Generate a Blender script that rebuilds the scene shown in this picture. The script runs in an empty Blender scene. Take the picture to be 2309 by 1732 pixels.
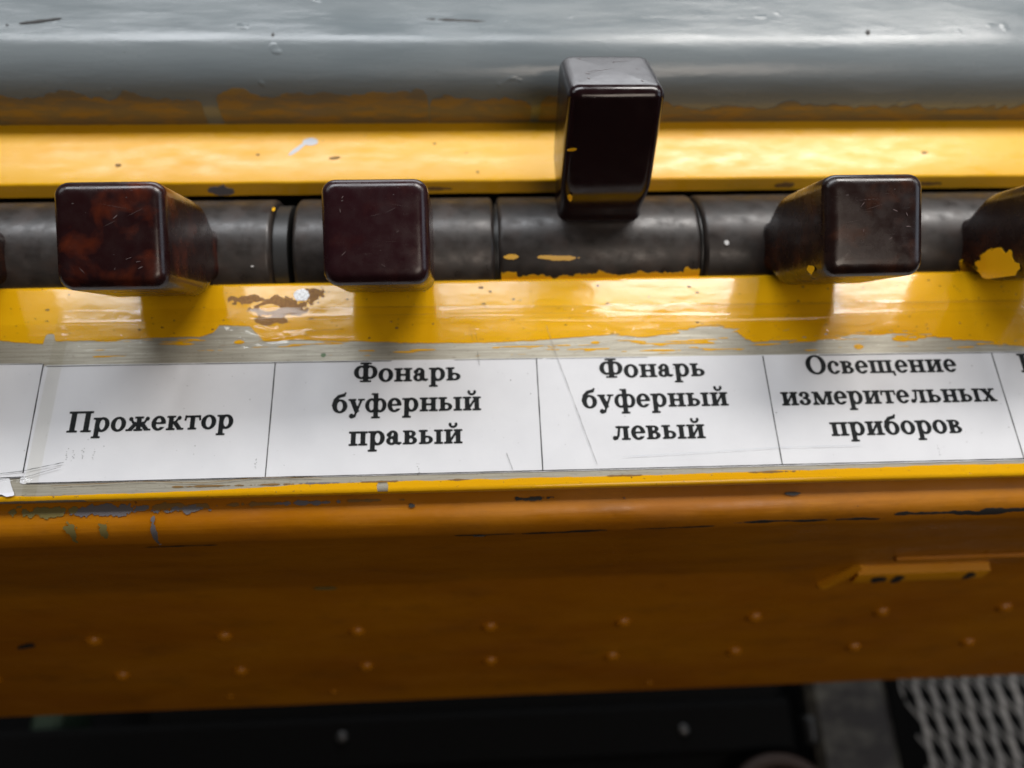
import bpy, math, random
import numpy as np
from mathutils import Vector, Matrix
random.seed(7); rng = np.random.default_rng(7)
MM = 0.001
scene = bpy.context.scene
C = scene.collection

# ------------------------------------------------------------------ camera
cam_d = bpy.data.cameras.new('camera')
cam = bpy.data.objects.new('camera', cam_d); C.objects.link(cam)
cam.location = (35.022*MM, -33.143*MM, 118*MM)
cam.rotation_mode = 'XYZ'
cam.rotation_euler = (0.38947, -0.04784, -0.03894)
cam_d.sensor_fit = 'HORIZONTAL'; cam_d.sensor_width = 36.0
cam_d.lens = 36.0*1722.0/2309.0
cam_d.clip_start = 0.002; cam_d.clip_end = 20.0
cam_d.dof.use_dof = True
cam_d.dof.focus_distance = 0.112
cam_d.dof.aperture_fstop = 13.0
scene.camera = cam

# ------------------------------------------------------------------ world and lamps (a cab: light from its windows, plus added fill lamps)
w = bpy.data.worlds.new('World'); scene.world = w; w.use_nodes = True
bg = w.node_tree.nodes['Background']
bg.inputs[0].default_value = (0.75, 0.72, 0.70, 1); bg.inputs[1].default_value = 0.02
def area(name, loc, target, sx, sy, power, col):
    d = bpy.data.lights.new(name, 'AREA'); d.shape = 'RECTANGLE'; d.size = sx*MM; d.size_y = sy*MM
    d.energy = power; d.color = col
    o = bpy.data.objects.new(name, d); C.objects.link(o)
    o.location = Vector(loc)*MM
    o.rotation_euler = (Vector(target)-Vector(loc)).to_track_quat('-Z', 'Y').to_euler()
    return o
# windscreen behind and above the desk, two panes, and a side window, plus added fill lamps
area('windscreen_pane', (-106, 322, 400), (-106, 45, 0), 387, 135, 1.75, (0.93, 0.96, 1.0))
area('windscreen_pane', (285, 322, 400), (285, 45, 0), 290, 135, 2.5, (1.0, 0.965, 0.93))
area('left_fill', (-470, 290, 400), (40, 30, 0), 220, 250, .40, (0.90, 0.96, 1.0))  # unseen fill added on the left to brighten the paper labels
area('right_fill', (640, 300, 380), (50, 30, 0), 200, 250, .50, (0.92, 0.96, 1.0))  # matching fill added on the right, again for the labels
area('far_window', (90, 850, 110), (60, 50, 25), 760, 240, 2.4, (0.93, 0.96, 1.0))
area('side_window', (640, 0, 300), (160, 0, -100), 260, 300, .45, (0.72, 0.84, 1.0))
area('front_fill', (200, -230, 430), (80, -20, -90), 240, 160, 0.66, (1.0, 0.86, 0.74))  # fill added from the viewer's side to lift the panel and grille
scene.view_settings.view_transform = 'Standard'; scene.view_settings.look = 'None'
scene.view_settings.exposure = -0.13; scene.view_settings.gamma = 1.0
scene.render.engine = 'CYCLES'
scene.cycles.transparent_max_bounces = 16

# ------------------------------------------------------------------ noise for outlines
def _hash(ix, iy, s):
    v = np.sin(ix*127.1 + iy*311.7 + s*74.7)*43758.5453
    return v - np.floor(v)
def vnoise(x, y, s=0):
    ix = np.floor(x); iy = np.floor(y); fx = x-ix; fy = y-iy
    fx = fx*fx*(3-2*fx); fy = fy*fy*(3-2*fy)
    a = _hash(ix, iy, s); b = _hash(ix+1, iy, s); c = _hash(ix, iy+1, s); d = _hash(ix+1, iy+1, s)
    return (a*(1-fx)+b*fx)*(1-fy) + (c*(1-fx)+d*fx)*fy
def fbm(x, y, s=0, o=4):
    r = 0; a = .5
    for i in range(o):
        r = r + a*(vnoise(x, y, s+i*13)-.5); x = x*2.03; y = y*2.03; a *= .55
    return r

# ------------------------------------------------------------------ materials
def mmcoords(nt, scale=(1, 1, 1)):
    tc = nt.nodes.new('ShaderNodeTexCoord'); m = nt.nodes.new('ShaderNodeMapping')
    m.inputs['Scale'].default_value = [s*1000 for s in scale]
    nt.links.new(tc.outputs['Object'], m.inputs['Vector']); return m.outputs[0]
def noise(nt, scale=(1, 1, 1), sc=1.0, detail=4, rough=.55, dist=0.0):
    n = nt.nodes.new('ShaderNodeTexNoise'); n.inputs['Scale'].default_value = sc
    n.inputs['Detail'].default_value = detail; n.inputs['Roughness'].default_value = rough
    n.inputs['Distortion'].default_value = dist
    nt.links.new(mmcoords(nt, scale), n.inputs['Vector']); return n.outputs['Fac']
def maprange(nt, src, a, b, c=0., d=1.):
    m = nt.nodes.new('ShaderNodeMapRange'); m.clamp = True
    nt.links.new(src, m.inputs[0])
    for i, v in enumerate((a, b, c, d)): m.inputs[1+i].default_value = v
    return m.outputs[0]
def mixc(nt, fac, a, b):
    m = nt.nodes.new('ShaderNodeMix'); m.data_type = 'RGBA'
    if isinstance(fac, (int, float)): m.inputs[0].default_value = fac
    else: nt.links.new(fac, m.inputs[0])
    for sock, v in ((m.inputs[6], a), (m.inputs[7], b)):
        if isinstance(v, tuple): sock.default_value = v+(1,) if len(v) == 3 else v
        else: nt.links.new(v, sock)
    return m.outputs[2]
def bumpn(nt, h, strength, dist_mm, prev=None):
    b = nt.nodes.new('ShaderNodeBump'); b.inputs['Strength'].default_value = strength
    b.inputs['Distance'].default_value = dist_mm*MM
    nt.links.new(h, b.inputs['Height'])
    if prev is not None: nt.links.new(prev, b.inputs['Normal'])
    return b.outputs[0]
def newmat(name, base, rough=.4, metallic=0., spec=.5):
    m = bpy.data.materials.new(name); m.use_nodes = True; nt = m.node_tree
    p = nt.nodes['Principled BSDF']
    p.inputs['Base Color'].default_value = base+(1,); p.inputs['Roughness'].default_value = rough
    p.inputs['Metallic'].default_value = metallic; p.inputs['Specular IOR Level'].default_value = spec
    return m, nt, p
L_ = lambda nt, a, b: nt.links.new(a, b)

def enamel(name, base, dark, rough=.16, bump=.5, streak=1.0, specks=.68, speckcol=(.12, .06, .02)):
    m, nt, p = newmat(name, base, rough)
    big = maprange(nt, noise(nt, (.02, .06, .06), 1, 4), .35, .7)
    c = mixc(nt, big, base, dark)
    sp = maprange(nt, noise(nt, (1.1, 1.6, 1.6), 1, 3, .6), specks, specks+.03)
    c = mixc(nt, sp, c, speckcol)
    L_(nt, c, p.inputs['Base Color'])
    L_(nt, maprange(nt, noise(nt, (.15, .5, .5), 1, 5), .3, .7, rough*.7, rough*1.7), p.inputs['Roughness'])
    b1 = bumpn(nt, noise(nt, (.07, .5*streak, .5*streak), 1, 2, .5), bump*.25, .10)
    b2 = bumpn(nt, noise(nt, (.30, .42, .42), 1, 2, .5), bump*.55, .10, b1)
    b3 = bumpn(nt, noise(nt, (4, 5, 5), 1, 2, .6), bump*.35, .012, b2)
    b4 = bumpn(nt, sp, .5, .08, b3)
    L_(nt, b4, p.inputs['Normal'])
    return m
M_yel = enamel('yellow_enamel', (.80, .43, .006), (.74, .36, .005), .09, .4)
M_film = enamel('yellow_paint_film', (.82, .44, .006), (.76, .38, .005), .10, .5)
M_rail = enamel('yellow_rail_enamel', (.82, .45, .008), (.78, .38, .006), .26, .45, specks=.72)
def panel_mat():
    m, nt, p = newmat('yellow_panel_enamel', (.70, .26, .002), .34)
    c = mixc(nt, maprange(nt, noise(nt, (.02, .05, .05), 1, 5, .6), .35, .68), (.52, .195, .002), (.40, .13, .0015))
    c = mixc(nt, maprange(nt, noise(nt, (.07, .14, .14), 1, 6, .7), .52, .78, 0, .55), c, (.22, .085, .01))
    c = mixc(nt, maprange(nt, noise(nt, (.04, 2.5, 2.5), 1, 3, .7), .66, .74, 0, .5), c, (.85, .40, .02))
    c = mixc(nt, maprange(nt, noise(nt, (.9, 1.0, 1.0), 1, 3, .6), .73, .77), c, (.05, .03, .02))
    L_(nt, c, p.inputs['Base Color'])
    L_(nt, maprange(nt, noise(nt, (.06, .12, .12), 1, 5, .7), .3, .7, .20, .60), p.inputs['Roughness'])
    b = bumpn(nt, noise(nt, (.06, .9, .9), 1, 4, .6), .4, .12)
    b = bumpn(nt, noise(nt, (.12, .12, .12), 1, 3), .5, .3, b)
    L_(nt, b, p.inputs['Normal']); return m
M_panel = panel_mat()

def hood_mat():
    m, nt, p = newmat('grey_enamel', (.27, .30, .31), .26)
    big = maprange(nt, noise(nt, (.012, .05, .05), 1, 4), .3, .7)
    c = mixc(nt, big, (.17, .20, .215), (.22, .245, .255))
    sp = maprange(nt, noise(nt, (.5, .7, .7), 1, 2, .6), .80, .83)
    c = mixc(nt, sp, c, (.06, .07, .06)); L_(nt, c, p.inputs['Base Color'])
    L_(nt, maprange(nt, noise(nt, (.05, .2, .2), 1, 5), .3, .7, .14, .36), p.inputs['Roughness'])
    b = bumpn(nt, noise(nt, (.05, .22, .22), 1, 4, .6), .55, .22)
    b = bumpn(nt, maprange(nt, noise(nt, (.22, .3, .3), 1, 1, .5), .72, .82), .6, .25, b)
    L_(nt, b, p.inputs['Normal']); return m
M_grey = hood_mat()

def metal_mat():
    m, nt, p = newmat('scuffed_bare_metal', (.5, .49, .45), .45, .25)
    s = noise(nt, (.10, 3.2, 3.2), 1, 5, .65)
    c = mixc(nt, maprange(nt, s, .3, .7), (.28, .26, .215), (.47, .445, .38))
    d = maprange(nt, noise(nt, (1.2, 5, 5), 1, 3, .7), .62, .68)
    c = mixc(nt, d, c, (.16, .14, .11))
    L_(nt, c, p.inputs['Base Color'])
    L_(nt, maprange(nt, s, .3, .7, .58, .40), p.inputs['Roughness'])
    L_(nt, bumpn(nt, s, .35, .03), p.inputs['Normal']); return m
M_latch = enamel('orange_latch_enamel', (.80, .35, .005), (.66, .27, .004), .35, .5, specks=.74)
M_metal = metal_mat()

def bakelite(name, base, blot, amt, rough=.22, dust=.10, seed=0.):
    m, nt, p = newmat(name, base, rough)
    f = maprange(nt, noise(nt, (.22, .22, .22), 1, 3, .5, .3), .58-amt*.15, .80-amt*.05, 0, 1)
    c = mixc(nt, f, base, blot)
    du = noise(nt, (.35, .35, .35), 1, 3, .5)
    c = mixc(nt, maprange(nt, du, .45, .8, 0, dust), c, (.16, .13, .12))
    sp = maprange(nt, noise(nt, (1.9, 1.9, 1.9), 1, 2, .6), .77, .79)
    c = mixc(nt, sp, c, (.12, .10, .10))
    L_(nt, c, p.inputs['Base Color'])
    L_(nt, maprange(nt, noise(nt, (.4, .4, .4), 1, 4, .55), .3, .7, rough*.75, rough*1.5), p.inputs['Roughness'])
    b = bumpn(nt, noise(nt, (.16, .16, .16), 1, 2), .35, .14)
    b = bumpn(nt, noise(nt, (5, 5, 5), 1, 3), .12, .008, b)
    b = bumpn(nt, maprange(nt, noise(nt, (.5, 6, .7), 1, 2, .6), .70, .73), .2, .02, b)
    L_(nt, b, p.inputs['Normal']); return m
M_bak = bakelite('dark_maroon_bakelite', (.021, .0055, .0075), (.035, .009, .009), .1, .23, .04)
M_bak_mottled = bakelite('mottled_red_brown_bakelite', (.016, .0045, .005), (.10, .018, .006), .6, .22, .04)
M_bak_brown = bakelite('brown_black_bakelite', (.014, .006, .005), (.05, .016, .007), .4, .23, .04)
M_bak_dark = bakelite('black_bakelite', (.012, .004, .005), (.016, .006, .006), .1, .17, .02)
M_barrel = bakelite('worn_barrel_bakelite', (.024, .020, .018), (.040, .027, .022), .6, .36, .16)

M_dark, _, _ = newmat('dark_cavity_paint', (.008, .007, .006), .7)
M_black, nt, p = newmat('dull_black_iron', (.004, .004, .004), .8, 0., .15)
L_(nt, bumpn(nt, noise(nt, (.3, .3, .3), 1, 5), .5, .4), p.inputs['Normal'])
M_steel, nt, p = newmat('dull_steel', (.13, .13, .13), .4, .6)
M_ink, nt, p = newmat('printer_ink', (.012, .014, .017), .6, 0., .2)
L_(nt, mixc(nt, maprange(nt, noise(nt, (3, 3, 3), 1, 3), .45, .75), (.005, .006, .008), (.018, .024, .028)), p.inputs['Base Color'])
M_paper, nt, p = newmat('white_paper', (.74, .755, .80), .6)
c = mixc(nt, maprange(nt, noise(nt, (.12, .12, .12), 1, 4), .35, .7), (.76, .775, .84), (.71, .725, .79))
sp = maprange(nt, noise(nt, (2.4, 2.4, 2.4), 1, 2, .6), .745, .765)
L_(nt, mixc(nt, sp, c, (.28, .28, .30)), p.inputs['Base Color'])
L_(nt, bumpn(nt, noise(nt, (1.3, 2.2, 1), 1, 4), .3, .03), p.inputs['Normal'])
M_rust, nt, p = newmat('bare_rusty_primer', (.33, .17, .06), .8)
c = mixc(nt, maprange(nt, noise(nt, (2.5, 2.5, 2.5), 1, 5, .7), .35, .65), (.38, .20, .06), (.20, .10, .04))
L_(nt, c, p.inputs['Base Color']); L_(nt, bumpn(nt, noise(nt, (3, 3, 3), 1, 5, .7), .8, .08), p.inputs['Normal'])
M_alu, nt, p = newmat('silver_speckled_spot', (.5, .5, .5), .45, .4)
c = mixc(nt, maprange(nt, noise(nt, (6, 6, 6), 1, 3, .7), .4, .6), (.25, .24, .23), (.75, .75, .75)); L_(nt, c, p.inputs['Base Color'])
M_chipgrey, nt, p = newmat('grey_undercoat', (.15, .14, .15), .5)
M_chiplight, nt, p = newmat('pale_grey_undercoat', (.50, .53, .58), .4)
M_chipdark, nt, p = newmat('scraped_black_undercoat', (.030, .028, .026), .6)
M_dirt, nt, p = newmat('brown_grime', (.22, .12, .03), .7)
M_overspill_reflection, nt, p = newmat('grimy_overspill_and_reflection', (.34, .20, .10), .45)  # overspill colour, also stands in for the rail's reflection on the hood
c = mixc(nt, maprange(nt, noise(nt, (.12, .5, .5), 1, 4, .65), .46, .60), (.19, .155, .10), (.30, .19, .055)); L_(nt, c, p.inputs['Base Color'])
M_splash, nt, p = newmat('yellow_paint_splash', (.80, .42, .006), .3)
M_white, nt, p = newmat('white_paint_fleck', (.75, .75, .75), .4)
M_green, nt, p = newmat('green_paint_fleck', (.12, .20, .10), .5)
M_cream, nt, p = newmat('grey_green_scuff', (.20, .16, .05), .5)
M_grille, nt, p = newmat('grey_painted_expanded_metal', (.52, .51, .50), .5)
c = mixc(nt, maprange(nt, noise(nt, (.08, .08, .08), 1, 5), .35, .65), (.42, .395, .365), (.26, .25, .235)); L_(nt, c, p.inputs['Base Color'])
M_plate, nt, p = newmat('grimy_grey_plate', (.12, .11, .10), .6)
c = mixc(nt, maprange(nt, noise(nt, (.05, .07, .07), 1, 4, .6), .42, .62), (.022, .018, .017), (.11, .105, .085)); L_(nt, c, p.inputs['Base Color'])
M_pipe, nt, p = newmat('brown_hose', (.05, .028, .02), .6)

def tape_mat():
    m = bpy.data.materials.new('clear_adhesive_tape'); m.use_nodes = True; nt = m.node_tree
    nt.nodes.remove(nt.nodes['Principled BSDF']); out = nt.nodes['Material Output']
    tr = nt.nodes.new('ShaderNodeBsdfTransparent'); tr.inputs[0].default_value = (.985, .98, .955, 1)
    gl = nt.nodes.new('ShaderNodeBsdfGlossy'); gl.inputs['Roughness'].default_value = .06
    fr = nt.nodes.new('ShaderNodeFresnel'); ge = nt.nodes.new('ShaderNodeNewGeometry')
    L_(nt, maprange(nt, ge.outputs['Backfacing'], 0, 1, 1.48, 1/1.48), fr.inputs[0])   # a thin film reflects alike from both sides
    mx = nt.nodes.new('ShaderNodeMixShader')
    b = bumpn(nt, noise(nt, (.10, .6, .5), 1, 4, .6), .3, .08)
    b = bumpn(nt, noise(nt, (1.4, 1.4, 1), 1, 3), .3, .03, b)
    L_(nt, b, gl.inputs['Normal']); L_(nt, b, fr.inputs['Normal'])
    L_(nt, fr.outputs[0], mx.inputs[0]); L_(nt, tr.outputs[0], mx.inputs[1]); L_(nt, gl.outputs[0], mx.inputs[2])
    L_(nt, mx.outputs[0], out.inputs[0]); return m
M_tape = tape_mat()

# ------------------------------------------------------------------ builders
def mesh_of(name, verts, faces, mat, smooth=True, auto=None):
    me = bpy.data.meshes.new(name)
    me.from_pydata([tuple(float(c)*MM for c in v) for v in verts], [], faces)
    me.materials.append(mat); me.validate(); me.update()
    me.polygons.foreach_set('use_smooth', [smooth]*len(me.polygons))
    if auto is not None:
        try: me.set_sharp_from_angle(angle=math.radians(auto))
        except Exception: pass
    return me
def link(name, me, parent=None, label=None, cat=None, group=None, kind=None, loc=None, rot=None):
    o = bpy.data.objects.new(name, me); C.objects.link(o)
    if parent is not None: o.parent = parent
    if loc is not None: o.location = Vector(loc)*MM
    if rot is not None: o.rotation_euler = rot
    for k, v in (('label', label), ('category', cat), ('group', group), ('kind', kind)):
        if v: o[k] = v
    return o
def thing(name, label, cat, loc=(0, 0, 0), rot=(0, 0, 0), group=None):
    return link(name, None, None, label, cat, group, None, loc, rot)

def field_mesh(name, f, x0, x1, y0, y1, h, mat, mapper=None, thick=0., hy=None):
    """real sheet with the outline f>0; top surface plus a small edge wall"""
    hy = hy or h
    nx = int(math.ceil((x1-x0)/h))+1; ny = int(math.ceil((y1-y0)/hy))+1
    xs = x0+np.arange(nx)*h; ys = y0+np.arange(ny)*hy
    X, Y = np.meshgrid(xs, ys, indexing='ij')
    F = np.asarray(f(X, Y), float)
    F[0, :] = np.minimum(F[0, :], -1e-3); F[-1, :] = np.minimum(F[-1, :], -1e-3)
    F[:, 0] = np.minimum(F[:, 0], -1e-3); F[:, -1] = np.minimum(F[:, -1], -1e-3)
    F[np.abs(F) < 1e-9] = -1e-9
    vid = {}; V = []; faces = []; rim = []
    def vert(key, x, y):
        if key not in vid: vid[key] = len(V); V.append((x, y))
        return vid[key]
    ins = F > 0
    act = ins[:-1, :-1] | ins[1:, :-1] | ins[1:, 1:] | ins[:-1, 1:]
    for i, j in zip(*np.nonzero(act)):
        cs = ((i, j), (i+1, j), (i+1, j+1), (i, j+1)); poly = []; flags = []
        for a in range(4):
            p, q = cs[a], cs[(a+1) % 4]; fp, fq = F[p], F[q]
            if fp > 0: poly.append(vert(p, xs[p[0]], ys[p[1]])); flags.append(0)
            if (fp > 0) != (fq > 0):
                t = fp/(fp-fq); k = (min(p, q), max(p, q))
                poly.append(vert(k, xs[p[0]]+(xs[q[0]]-xs[p[0]])*t, ys[p[1]]+(ys[q[1]]-ys[p[1]])*t))
                flags.append(1 if fp > 0 else 2)
        if len(poly) >= 3:
            faces.append(poly)
            if thick:
                n = len(poly)
                for a in range(n):
                    if flags[a] == 1 and flags[(a+1) % n] == 2: rim.append((poly[a], poly[(a+1) % n]))
    if mapper is None: mapper = lambda x, y, d: (x, y, d)
    P = [mapper(x, y, thick) for x, y in V]
    if thick:
        low = {}
        for a, b in rim:
            for q in (a, b):
                if q not in low: low[q] = len(P); P.append(mapper(V[q][0], V[q][1], -.01))
            faces.append([b, a, low[a], low[b]])
    return mesh_of(name, P, faces, mat, smooth=False)

def profile_mesh(name, prof, x0, x1, mat, nseg=1, closed=True, auto=35):
    """extrude a (y,z) profile along x"""
    V = []; Fs = []; n = len(prof)
    for i in range(nseg+1):
        x = x0+(x1-x0)*i/nseg
        V += [(x, y, z) for y, z in prof]
    m = n if closed else n-1
    for i in range(nseg):
        for j in range(m):
            a = i*n+j; b = i*n+(j+1) % n
            Fs.append([a, b, b+n, a+n])
    if closed: Fs.append(list(range(n))[::-1]); Fs.append([nseg*n+j for j in range(n)])
    return mesh_of(name, V, Fs, mat, True, auto)
def arc(cy, cz, r, a0, a1, n):
    return [(cy+r*math.cos(math.radians(a0+(a1-a0)*i/n)), cz+r*math.sin(math.radians(a0+(a1-a0)*i/n))) for i in range(n+1)]
def blob(cx, cy, rx, ry, amp=.5, fr=1., s=0, ang=0.):
    ca, sa = math.cos(ang), math.sin(ang)
    def f(X, Y):
        u = ((X-cx)*ca+(Y-cy)*sa)/rx; v = (-(X-cx)*sa+(Y-cy)*ca)/ry
        return 1-np.sqrt(u*u+v*v)+amp*fbm(X*fr+s, Y*fr-s, s)*2
    return f
def add_blob(name, cx, cy, rx, ry, mat, parent, h=.12, amp=.5, fr=1., s=0, ang=0., mapper=None, thick=.03, label=None):
    R = max(rx, ry)*1.7
    return link(name, field_mesh(name, blob(cx, cy, rx, ry, amp, fr, s, ang), cx-R, cx+R, cy-R, cy+R, h, mat, mapper, thick), parent, label)
RZ = 0.009                              # the desk runs a touch askew to the label strip
def RW(x, y): dx, dy = x-43, y-35; return (43+dx*math.cos(RZ)-dy*math.sin(RZ), 35+dx*math.sin(RZ)+dy*math.cos(RZ))

# ------------------------------------------------------------------ 1. grey hood at the back
HR = 10.5; HV = 1.6; X0, X1 = -150, 280
hx, hy_ = RW(43, 0)
hood = thing('grey_hood', 'smooth grey painted hood with rolled front edge behind the yellow rail', 'hood', (*RW(0, 0), 0), (0, 0, RZ))
prof = [(70, -6), (70, HV)] + [(70+HR-HR*math.cos(math.radians(a)), HV+HR*math.sin(math.radians(a))) for a in np.linspace(4, 90, 22)] + [(100, HV+HR+.3), (150, HV+HR+.6), (320, HV+HR+.5), (320, -6)]
V = []; Fs = []; NS = 220; n = len(prof)
for i in range(NS+1):
    x = X0+(X1-X0)*i/NS
    for j, (y, z) in enumerate(prof):
        k = .30*float(fbm(np.array(x*.03), np.array(j*.2), 5, 3)) if 2 < j < n-1 else 0
        V.append((x, y+k*.6, z+k))
for i in range(NS):
    for j in range(n-1):
        a = i*n+j; Fs.append([a, a+1, a+1+n, a+n][::-1])
link('hood_shell', mesh_of('hood_shell', V, Fs, M_grey, True, 50), hood)
def hood_map(x, s, d):                  # s = arc length up from the rail
    k = .30*float(fbm(np.array(x*.03), np.array(.8), 5, 3))
    if s < HV: return (x, 70-d-.05, s)
    a = (s-HV)/HR
    if a < math.pi/2: r = HR+d+.06; return (x, 70+HR-r*math.cos(a)+k*.6, HV+r*math.sin(a)+k)
    return (x, 70+HR+(s-HV-HR*math.pi/2)+k*.6, HV+HR+d+.06+.03+k)
def smear(xa, xb, top, s, drop=1.2):
    def f(X, Y):
        e = np.minimum(X-xa, xb-X)
        t = top-1.6*np.exp(-np.maximum(e, 0)/1.6)+3.4*fbm(X*.16, X*0+s, s)+1.6*fbm(X*.7, Y*.8, s+3)
        return np.minimum(np.minimum(t-Y, e+.4*fbm(X*.8, Y*.8, s+1)), Y-.05)
    return f
for xa, xb, top, s in ((-70, -12.6, 6.4, 3), (-9.6, 29, 7.2, 9), (29.3, 48.5, 5.9, 21), (50.3, 62, 6.6, 28), (61, 190, 4.0, 34)):  # overspill patches; the long last one paints the rail's brown reflection as film
    link('smear_and_reflection', field_mesh('smear_and_reflection', smear(xa, xb, top, s), xa-1, xb+1, -.1, 10, .35, M_overspill_reflection, hood_map, .04), hood, 'grimy brown and yellow paint smears and painted rail reflection at the hood foot')
for cx, s_, rx, ry, ang, sd in ((35.5, 20.9, 5.5, .28, -.05, 4), (44, 17.4, .9, .2, -.5, 5), (-40, 20.2, 4.5, .22, .18, 6), (1.5, 17.2, .3, .5, 0, 7), (113, 18.2, .35, .6, 0, 8)):
    add_blob('scratch', cx, s_, rx, ry, M_chipdark, hood, .12, .8, .6, sd, ang, hood_map, .01)

# ------------------------------------------------------------------ 2. yellow rear rail
rail = thing('rear_rail', 'long flat yellow enamelled rail between the grey hood and the row of switches', 'rail', (*RW(0, 0), 0), (0, 0, RZ))
prof = [(55.9, -2.9), (55.5, -2.6), (56.25, -.5)] + [(56.3+.5*(1-math.cos(math.radians(a))), -.5+.5*math.sin(math.radians(a))) for a in (30, 60, 90)] + [(63, .08), (70.6, .0), (70.6, -2.9)]
V = []; Fs = []; NS = 200; n = len(prof)
for i in range(NS+1):
    x = X0+(X1-X0)*i/NS
    for j, (y, z) in enumerate(prof):
        q = .22*float(fbm(np.array(x*.25), np.array(2.), 8, 3)) if j < 6 else 0
        V.append((x, y+q, z))
for i in range(NS):
    for j in range(n): a = i*n+j; b = i*n+(j+1) % n; Fs.append([a, b, b+n, a+n][::-1])
Fs.append(list(range(n))); Fs.append([NS*n+j for j in range(n)][::-1])
link('rail_bar', mesh_of('rail_bar', V, Fs, M_rail, True, 40), rail)
def paint_drop(X, Y):
    a = 1-np.hypot((X-6.6)/1.5, (Y-65.6)/.85); b = 1-np.hypot(((X-4.3)*.72+(Y-64.0)*.70)/2.3, (-(X-4.3)*.70+(Y-64.0)*.72)/.42)
    return np.maximum(a, b)+.35*fbm(X*.9, Y*.9, 3)
zr = lambda x, y, d: (x, y, .085+d)
link('paint_chip', field_mesh('paint_chip', paint_drop, 0, 10, 60, 68, .15, M_chiplight, zr, .01), rail, 'pale grey chip in the yellow enamel')
add_blob('dirt_spot', 11.2, 61.8, 1.15, .35, M_dirt, rail, .1, .3, .8, 4, .15, zr, .01)
for cx, cy, r, sd in ((-3, 62.7, .25, 1), (38, 58.3, .2, 3), (-28, 60.5, .35, 5), (30, 65, .2, 8), (126, 62, .4, 11)):
    add_blob('dirt_spot', cx, cy, r*1.5, r, M_dirt, rail, .08, .5, 1.5, sd, 0, zr, .01)
fm = lambda x, y, d: (x, 56.2+(y+.5)*.357-.16-d, y)
for cx, rx, rz_, mt, sd in ((-9.5, 2.2, .9, M_chipgrey, 2), (-30, 6, .5, M_dirt, 4), (97, 1.8, .5, M_dirt, 6), (30, 4, .35, M_dirt, 9), (124, 4, .4, M_dirt, 12)):
    add_blob('edge_chip', cx, -1.4, rx, rz_, mt, rail, .15, .8, .8, sd, 0, fm, .02)

# ------------------------------------------------------------------ 3. switch cavity, shaft
cav = thing('switch_trough', 'dark recessed trough that holds the row of switches', 'trough', (*RW(0, 0), 0), (0, 0, RZ))
link('trough_liner', profile_mesh('trough_liner', [(34.3, -3.2), (30.5, -3.3), (30.5, -30), (62, -30), (62, -3.2), (61.4, -3.2), (61.4, -29.4), (31.1, -29.4), (31.1, -3.9), (34.3, -3.9)], X0, X1, M_dark, 1), cav)
shaft = thing('switch_shaft', 'thin steel shaft with spacer washers showing in the gap between the barrels', 'shaft', (*RW(0, 0), 0), (0, 0, RZ))
YB, ZB, R, L, W, D, PITCH, XC2, TH = 44.091, -7.057, 11.004, 35.0, 15.4, 15.2, 37.0, 22.282, 0.43863
def lathe_x(name, pts, mat, seg=64, auto=35):
    V = []; Fs = []
    for x, r in pts:
        for k in range(seg): a = 2*math.pi*k/seg; V.append((x, r*math.cos(a), r*math.sin(a)))
    for i in range(len(pts)-1):
        for k in range(seg): a = i*seg+k; b = i*seg+(k+1) % seg; Fs.append([a, b, b+seg, a+seg])
    Fs.append(list(range(seg))[::-1]); Fs.append([(len(pts)-1)*seg+k for k in range(seg)])
    return mesh_of(name, V, Fs, mat, True, auto)
link('rod', lathe_x('rod', [(X0, 5.5), (X1, 5.5)], M_black, 32), shaft, loc=(0, YB, ZB))
M_worn, nt, p = newmat('dull_grey_washer', (.05, .05, .05), .4, .4)
for k in range(-2, 5):
    xj = XC2+(k+.5)*PITCH-(2.0 if k == -1 else 0)
    link('washer', lathe_x('washer', [(xj-(.9 if k == -1 else .3), 9.3), (xj+(.0), 9.3), (xj+.05, 9.9), (xj+(2.4 if k == -1 else .35), 9.9)], M_worn, 64), shaft, loc=(0, YB, ZB))

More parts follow.
